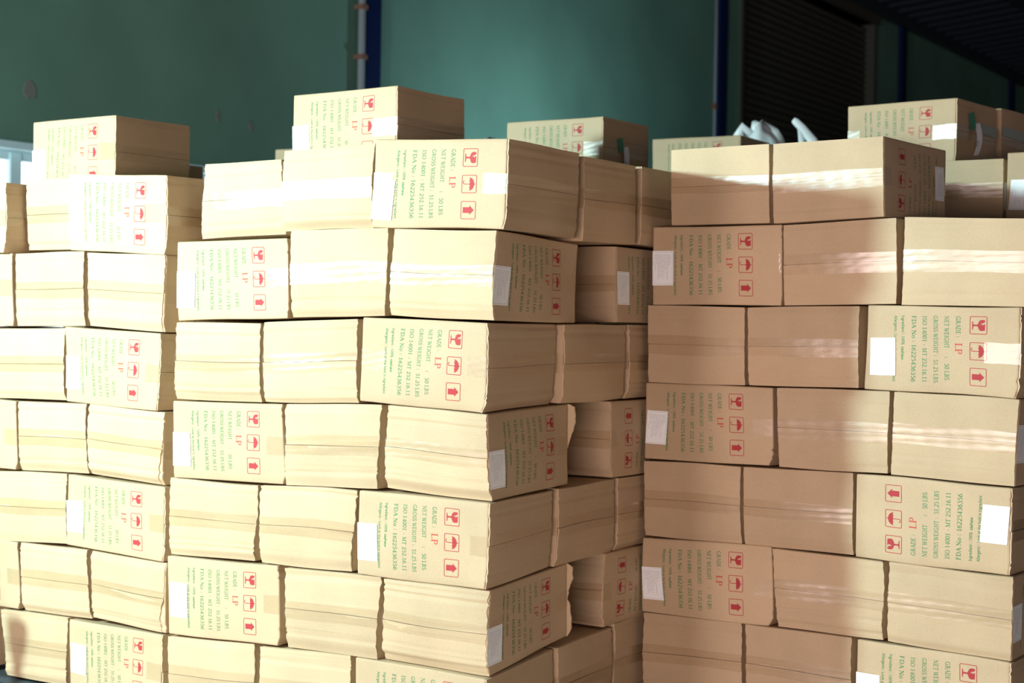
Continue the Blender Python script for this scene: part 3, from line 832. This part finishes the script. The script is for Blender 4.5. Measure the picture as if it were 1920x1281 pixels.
POSN = {'P': {'a': 'at the left end', 'c': 'at the right end'}, 'T': {}}
for k in sorted(Q):
    s, r, c = k
    dy, TL, TR, BR, BL = Q[k]
    pr = is_print(k)
    D = .33 if pr else .42
    g = .0008
    corners = np.zeros((2, 2, 2, 3))
    bk = BACK.get(k)
    if bk: D = bk[0]
    for (si, ri, (x, z)) in ((0, 1, TL), (1, 1, TR), (1, 0, BR), (0, 0, BL)):
        z = z - g if ri else z + g
        x = x + .001 if si == 0 else x - .001
        corners[si, 0, ri] = wpt(s, x, dy, z)
        zb = z
        if bk: zb = z + (bk[1] - TR[1] if ri else bk[2] - BR[1])
        # upright back corners: average x of the edge
        corners[si, 1, ri] = wpt(s, x, dy + D, zb)
    what = 'printed carton' if pr else 'plain taped carton'
    side = {'a': 'left', 'b': 'centre', 'c': 'right'}[c]
    lab = '%s, %s place in the %s layer of the %s' % (what, side, ROWN[r], STN[s])
    if k == 'C1a': lab = 'set-back taped carton in the top layer of the middle stack, half shadowed at left'
    if k == 'C1c': lab = 'printed carton at the near top corner of the middle stack'
    if k == 'C6c': lab = 'crumpled corner carton with torn edges, sixth layer of the middle stack'
    if k == 'R1a': lab = 'taped carton at the left of the right stack\'s top layer, half in shadow'
    if k == 'R1b': lab = 'taped carton with upside-down print on its side, top layer of the right stack'
    if k == 'R5c': lab = 'carton with upside-down print, right end of the right stack\'s fifth layer'
    if k == 'L1a': lab = 'printed carton cut off by the left edge, top layer of the left stack'
    if k == 'L1c': lab = 'printed carton with bright tape at the top right of the left stack'
    o = dict(OPT.get(k, {}))
    visR = (k in BACK) or s == 'R' and c == 'c' or k in ('R1b', 'L1a', 'L1c') or (s == 'L' and c == 'c')
    carton(corners, 'P' if pr else 'T', lab, 'cartons of the ' + STN[s], True, inv=o.pop('inv', False), visR=visR, **o)

# cartons deeper along the right flank of the middle stack: y0, y1, x0, z front (top, bottom), z back
def block(s, x0, x1, y0, y1, zf, zb=None, zl=None):
    zb = zb or zf
    K = np.zeros((2, 2, 2, 3))
    for si, x in ((0, x0), (1, x1)):
        for ti, y in ((0, y0), (1, y1)):
            for ri in (0, 1):
                z = (zf if ti == 0 else zb)[0 if ri else 1]
                K[si, ti, ri] = wpt(s, x, y, z - .0008 if ri else z + .0008)
    return K
FL = [
 ('P', -.40, .022, .398, .694, (.456, .222), (.456, .228), 'second taped end along the top layer\'s shaded flank, middle stack', dict(crush=.7)),
 ('P', -.40, .024, .732, 1.05, (.459, .230), (.455, .228), 'taped carton touching the right stack, top layer of the middle stack', dict(crush=.6)),
 ('T', -.335, .0, .625, 1.045, (.222, .005), (.222, .005), 'carton behind the gap in the second layer, shaded side of the middle stack', dict(sheet=(.33, .015), crush=.6)),
 ('P', -.42, .0, .343, .692, (-.002, -.218), (.002, -.215), 'second taped end along the third layer\'s shaded flank, middle stack', dict(crush=1.1)),
 ('P', -.42, .0, .708, 1.03, (.002, -.214), (.002, -.214), 'taped carton touching the right stack, third layer of the middle stack', {}),
 ('T', -.335, .0, .604, 1.02, (-.217, -.436), (-.217, -.436), 'carton with upside-down print behind the gap in the middle stack\'s fourth layer', dict(inv=True, sheet=False, crush=1.0)),
 ('P', -.42, .0, .326, .640, (-.443, -.654), (-.439, -.650), 'second taped end along the fifth layer\'s shaded flank, middle stack', dict(crush=1.1)),
 ('P', -.42, .0, .658, .98, (-.437, -.648), (-.436, -.646), 'taped carton touching the right stack, fifth layer of the middle stack', {}),
 ('T', -.335, .0, .578, .99, (-.646, -.857), (-.648, -.857), 'bulging carton with upside-down print behind the gap in the middle stack\'s sixth layer', dict(inv=True, sheet=False, crush=2.2)),
 ('P', -.42, .0, .338, .638, (-.872, -1.085), (-.860, -1.075), 'second taped end along the bottom layer\'s shaded flank, middle stack', {}),
 ('P', -.42, .0, .654, .98, (-.854, -1.07), (-.850, -1.07), 'taped carton touching the right stack, bottom layer of the middle stack', {})]
for kd, x0, x1, y0, y1, zf, zb, lab, o in FL:
    carton(block('C', x0, x1, y0, y1, zf, zb), kd, lab, 'cartons of the middle stack', True, inv=o.pop('inv', False), visR=True, **o)

# ------------------------------------------------------------------ cartons hidden inside the stacks
LV = {'C': (.455, .228, -.002, -.222, -.445, -.668, -.890, -1.112), 'L': (.415, .195, -.036, -.268, -.487, -.705, -.918, -1.135), 'R': (.507, .286, .060, -.166, -.389, -.612, -.832, -1.055)}
HID = 'carton hidden behind the front row of its stack'
HG = 'hidden cartons inside the stacks'
for s in 'CLR':
    sh_ = 1.105 if s == 'R' else 0.0
    for r in range(7):
        zt, zb_ = LV[s][r] - .002, LV[s][r + 1] + .002
        A = r % 2 == 0
        cells = []
        if A:
            cells += [(-1.095, -.775, .60, 1.015, 0), (-.765, -.435, .60, 1.015, 0)]
            if s != 'C': cells += [(-.425, -.005, .350, .675, 1), (-.425, -.005, .69, 1.015, 1)]
        else:
            cells += [(-1.095, -.675, .350, .675, 0), (-1.095, -.675, .69, 1.015, 0), (-.665, -.35, .60, 1.015, 0)]
            if s != 'C': cells += [(-.335, -.005, .60, 1.015, 1)]
        if s == 'R' and r == 0: cells = [(-1.09, -.77, .60, 1.0, 0)]
        for (x0, x1, y0, y1, edge) in cells:
            if s == 'L' and r == 0 and x0 < -1: y0, y1 = .60, 1.015
            if s == 'R' and edge:
                kd = 'P' if A else 'T'
                lab = '%s carton on the dark right flank of the right stack, %s of the %s layer' % ('taped' if A else 'printed', 'middle' if y0 < .5 else 'rear', ROWN[str(r + 1)])
                carton(block(s, x0 + sh_, x1 + sh_, y0, y1, (zt, zb_)), kd, lab, 'cartons of the right stack', True, visR=True)
            else:
                carton(block(s, x0 + sh_, x1 + sh_, y0, y1, (zt, zb_)), 'T', HID, HG, False)
# left stack: its outermost column outside the view
for r in (2, 4, 6):
    carton(block('L', -1.15, -.825, 0, .42, (LV['L'][r] - .002, LV['L'][r + 1] + .002)), 'T', HID, HG, False)

# ------------------------------------------------------------------ loose cartons on top and the stacks behind
def placed(x, y, z, yaw, Wx, D, H):
    K = np.zeros((2, 2, 2, 3)); c, s_ = math.cos(yaw), math.sin(yaw)
    for si in (0, 1):
        for ti in (0, 1):
            for ri in (0, 1):
                X = (si - 1) * Wx; Y = ti * D
                K[si, ti, ri] = (x + X * c - Y * s_, y + X * s_ + Y * c, z + ri * H)
    return K
M['silver_tape'] = flat_mat('greyish_tape', (.30, .36, .31), .3, .6)
GT = 'loose cartons on top of the stacks'
TOPS = [
 ('P', (-1.746, .387, .421, -.051, .42, .33, .240), 'single printed carton sitting on top of the left stack, before the window', dict(sheet=(.40, .0), wrap=(.065, 0), crush=.6)),
 ('P', (-.671, .479, .470, -.059, .42, .33, .230), 'single printed carton on top of the middle stack, highest one', dict(sheet=(.42, .0), wrap=(.10, 0), crush=.5)),
 ('P', (-.649, 1.693, .530, -.034, .42, .33, .220), 'printed carton with a hanging paper tag, behind the middle stack\'s near corner', dict(sheet=False, wrap=(.075, 0), crush=.5)),
 ('P', (-.709, 3.008, .596, .02, .42, .33, .230), 'printed carton half hidden between the middle and right stacks, in front of the plastic bag', dict(sheet=False, wrap=(.0, 0), crush=.4)),
 ('P', (.490, 2.159, .588, -.130, .42, .33, .218), 'printed carton with silvery tape and a paper tag, above the right stack', dict(sheet=False, wrap=(.075, .05), crush=.4, strip=1)),
 ('P', (.545, 2.515, .588, -.130, .42, .33, .222), 'dark carton right behind the tagged one, at the photo\'s right edge', dict(sheet=False, crush=.4, strip=2)),
 ('T', (.716, 1.944, .355, -.053, .33, .42, .212), 'taped carton under the tagged one, right of the right stack\'s top layer', dict(crush=.5)),
 ('P', (1.165, 1.850, .355, -.053, .42, .33, .222), 'carton with a white paper label at the photo\'s right edge, top layer', dict(sheet=(.40, .03), wrap=(0, 0), crush=.4)),
 ('P', (-2.08, 2.05, .525, -.02, .42, .33, .222), 'pale carton peeking out left of the highest carton, far behind', dict(sheet=False, wrap=(0, 0), crush=.4)),
 ('P', (-2.235, .98, .372, -.04, .42, .33, .222), 'dark carton barely showing behind the left stack\'s loose carton', dict(sheet=False, wrap=(0, 0), crush=.4)),
]
for kd, a, lab, o in TOPS:
    carton(placed(*a), kd, lab, GT, True, visR=True, **o)
# what carries the cartons behind: columns of hidden cartons
def column(x, y, ztop, yaw=-.05, Wx=.42, D=.33, n=7, first=None):
    z = ztop
    n = round((ztop + Z0) / .222); h = (ztop + Z0) / n
    for k in range(n):
        if k == 0 and first:
            carton(placed(x, y, z - h + .001, yaw, Wx, D, h - .002), 'P', first, 'cartons of the stacks behind', True, visR=True, sheet=False, wrap=(0, 0), crush=.4)
        else:
            carton(placed(x, y, z - h + .001, yaw, Wx, D, h - .002), 'T', HID, HG, False)
        z -= h
column(-.645, 1.66, .529, -.034)
column(-.215, 1.645, .529, -.034, first='carton showing as a pale sliver under the one half hidden between the stacks')
column(-.709, 3.008, .595, .02); column(-.709, 3.36, .595, .02, .8, .42)
column(.715, 1.945, .354, -.053, .33, .42); column(1.165, 1.85, .354, -.053)
column(.49, 2.38, .587, -.130, .42, .6); column(-2.08, 2.05, .524, -.02); column(-2.235, .98, .371, -.04)

# ------------------------------------------------------------------ pallets
def pallet(x, y, rz, ztop, lab, w=1.14, d=1.06, side=-1):
    t = empty('pallet', (x, y, 0), rz); tag(t, lab, 'pallet', 'pallets under the stacks')
    h = ztop
    x0 = -w if side < 0 else 0
    for k in range(7):
        a = k * (d - .09) / 6
        link('deck_board', boxes_mesh('deck_board', [(x0 + .01, x0 + w - .01, a, a + .09, h - .022, h)], M['pallet'], .003), t)
    for k in range(3):
        a = x0 + .02 + k * (w - .14) / 2
        link('runner', boxes_mesh('runner', [(a, a + .1, .0, d, .022, h - .0225)], M['pallet'], .003), t)
    for k in range(3):
        a = k * (d - .1) / 2
        link('bottom_board', boxes_mesh('bottom_board', [(x0 + .01, x0 + w - .01, a, a + .1, 0.0, .0215)], M['pallet'], .003), t)
pallet(0, 0, 0, Z0 - 1.128, 'dark pallet under the middle stack')
pallet(-1.15, .016, -.0649, Z0 - 1.146, 'dark pallet just visible under the bottom left corner of the left stack')
pallet(.0135, .789, -.0843, Z0 - 1.066, 'dark pallet under the right stack', side=1)

# ------------------------------------------------------------------ small things
# white plastic bag: a puffed, folded shell with ears
def bag(name, loc, sx, sy, sz, seed, mat, lab, outline=None):
    rng = np.random.RandomState(seed)
    nu, nv = 26, 12
    V = []
    for j in range(nv):
        v = j / (nv - 1)
        for i in range(nu):
            a = 2 * PI * i / nu
            prof = (1 - v ** 6) ** .5 * (1 - .25 * v) * (1 + .06 * math.sin(4 * a + seed))
            r = max(prof, .03)
            crease = 1 + .10 * math.sin(7 * a + 3 * v) * (.3 + v) + .05 * math.sin(13 * a + seed)
            x = sx * r * math.cos(a) * crease + (-.10 * sx * v if outline else 0)
            V.append((x, sy * r * math.sin(a) * crease, sz * (v + .07 * math.sin(3 * a + 1) * v)))
    F_ = [(j * nu + i, j * nu + (i + 1) % nu, (j + 1) * nu + (i + 1) % nu, (j + 1) * nu + i) for j in range(nv - 1) for i in range(nu)]
    F_.append(tuple((nv - 1) * nu + i for i in range(nu))); F_.append(tuple(nu - 1 - i for i in range(nu)))
    t = empty(name, loc, .5); tag(t, lab, 'bag', 'plastic bags on the far stack')
    link('bag_body', mesh('bag_body', V, F_, [M[mat]], None, True), t)
    return t
def loop(pts, rad, flat, mat, name, parent):
    """a strap: a flattened tube along points"""
    V = []; F_ = []; n = 8
    pts = [Vector(p) for p in pts]
    for k, p in enumerate(pts):
        d = (pts[min(k + 1, len(pts) - 1)] - pts[max(k - 1, 0)]).normalized()
        sx_ = d.cross(Vector((0, 1, 0))).normalized(); sy_ = d.cross(sx_).normalized()
        rr = rad[k] if isinstance(rad, (list, tuple)) else rad
        for i in range(n):
            a = 2 * PI * i / n
            V.append(p + sx_ * rr * math.cos(a) + sy_ * rr * flat * math.sin(a))
    for k in range(len(pts) - 1):
        for i in range(n):
            F_.append((k * n + i, k * n + (i + 1) % n, (k + 1) * n + (i + 1) % n, (k + 1) * n + i))
    F_.append(tuple(reversed(range(n)))); F_.append(tuple((len(pts) - 1) * n + i for i in range(n)))
    return link(name, mesh(name, V, F_, [M[mat]], None, True), parent)
BZ = .597 + Z0
b1 = bag('plastic_bag', (-.865, 3.62, BZ), .125, .11, .350, 3, 'bag', 'puffed white plastic bag on the far stack, before the roller shutter', True)
loop([(-.06, -.02, .30), (-.11, -.03, .335), (-.125, -.03, .30), (-.10, -.02, .24)], [.016, .022, .024, .014], .5, 'bag', 'bag_ear', b1)
loop([(.0, 0, .30), (-.045, -.01, .345), (-.05, 0, .365)], [.05, .028, .012], .6, 'bag', 'bag_ear', b1)
b2 = bag('plastic_bag', (-.665, 3.66, BZ), .06, .07, .24, 5, 'bag', 'white plastic bag of which only a twisted handle shows, right of the puffed bag')
loop([(.05, 0, .20), (.02, 0, .27), (-.03, 0, .33), (-.062, 0, .36), (-.072, 0, .368)], [.030, .024, .02, .018, .011], .5, 'bag', 'bag_handle', b2)
loop([(-.035, 0, .18), (-.03, 0, .26), (-.04, 0, .33)], [.016, .015, .012], .5, 'bag', 'bag_handle', b2)
column(-1.70, 2.50, .72 - .0, 0, .42, .33)
bag('plastic_bag', (-1.73, 2.60, .721 + Z0), .075, .07, .095, 8, 'bag_grey', 'small grey plastic bag peeking over the middle stack\'s top edge')

# paper tag and green sticker hanging from the tape of the two tagged cartons
def paper_tag(ox, oy, oz, yaw, lab, s=1.0):
    t = empty('paper_tag', (ox, oy, oz + Z0), yaw); tag(t, lab, 'tag', 'tags taped to the cartons')
    n = 9; V = []
    for k in range(n):
        a = k / (n - 1)
        x = .004 + .018 * math.sin(a * PI * .9) * s
        y = (.035 - .05 * a + .03 * a * a) * s; z = (.03 - .115 * a) * s
        V += [(x, y - .018 * s, z), (x + .002, y + .020 * s, z + .006 * s)]
    F_ = [(2 * k, 2 * k + 2, 2 * k + 3, 2 * k + 1) for k in range(n - 1)]
    m = len(V); V += [(a - .0006, b, c) for a, b, c in V]; F_ += [tuple(i + m for i in reversed(q)) for q in F_]
    link('paper_strip', mesh('paper_strip', V, F_, [M['paper']], None, True), t)
    G_ = [(.003, -.035, .060), (.010, -.005, .070), (.012, .010, .015), (.006, -.020, .0)]
    G_ += [(a - .001, b, c) for a, b, c in G_]
    G_ = [(a, b * s, c * s) for a, b, c in G_]
    link('green_sticker', mesh('green_sticker', G_, [(0, 3, 2, 1), (4, 5, 6, 7), (0, 1, 5, 4), (1, 2, 6, 5), (2, 3, 7, 6), (3, 0, 4, 7)], [M['green_tag']]), t)
    v_, f_ = [], []
    text_sans('LY', 0, 1, 0, 1, v_, f_)
    P_ = [(.024, (-.012 + .022 * a) * s, (-.052 + .020 * b) * s) for a, b in v_]
    link('handwriting', mesh('handwriting', P_, f_, [M['ink_blue']]), t)
M['ink_blue'] = flat_mat('blue_ink', (.04, .06, .35), .5)
c_, s_ = math.cos(-.130), math.sin(-.130)
paper_tag(.490 + .12 * .1296 + .002, 2.159 + .12 * c_, .700, -.130, 'white paper tag with blue handwriting on the carton above the right stack')
paper_tag(-.649 + .12 * .034 + .002, 1.693 + .12, .625, -.034, 'white paper tag on the carton behind the middle stack\'s near corner', .85)

# stand added out of view to cast the soft spot on the bottom left carton
st = empty('shadow_stand', (-1.933, -.36, 0)); tag(st, 'unseen grey stand with a round head, added beyond the left edge to cast a shadow', 'stand')
def cyl(name, r0, r1, z0, z1, mat, seg=20):
    bm = bmesh.new()
    bmesh.ops.create_cone(bm, cap_ends=True, segments=seg, radius1=r0, radius2=r1, depth=z1 - z0, matrix=Matrix.Translation((0, 0, (z0 + z1) / 2)))
    me = bpy.data.meshes.new(name); bm.to_mesh(me); bm.free(); me.materials.append(mat)
    return link(name, me, st)
cyl('base', .13, .11, 0, .02, M['pallet']); cyl('pole', .022, .022, .02, .50, M['pallet']); cyl('head', .035, .045, .50, .57, M['pallet'])
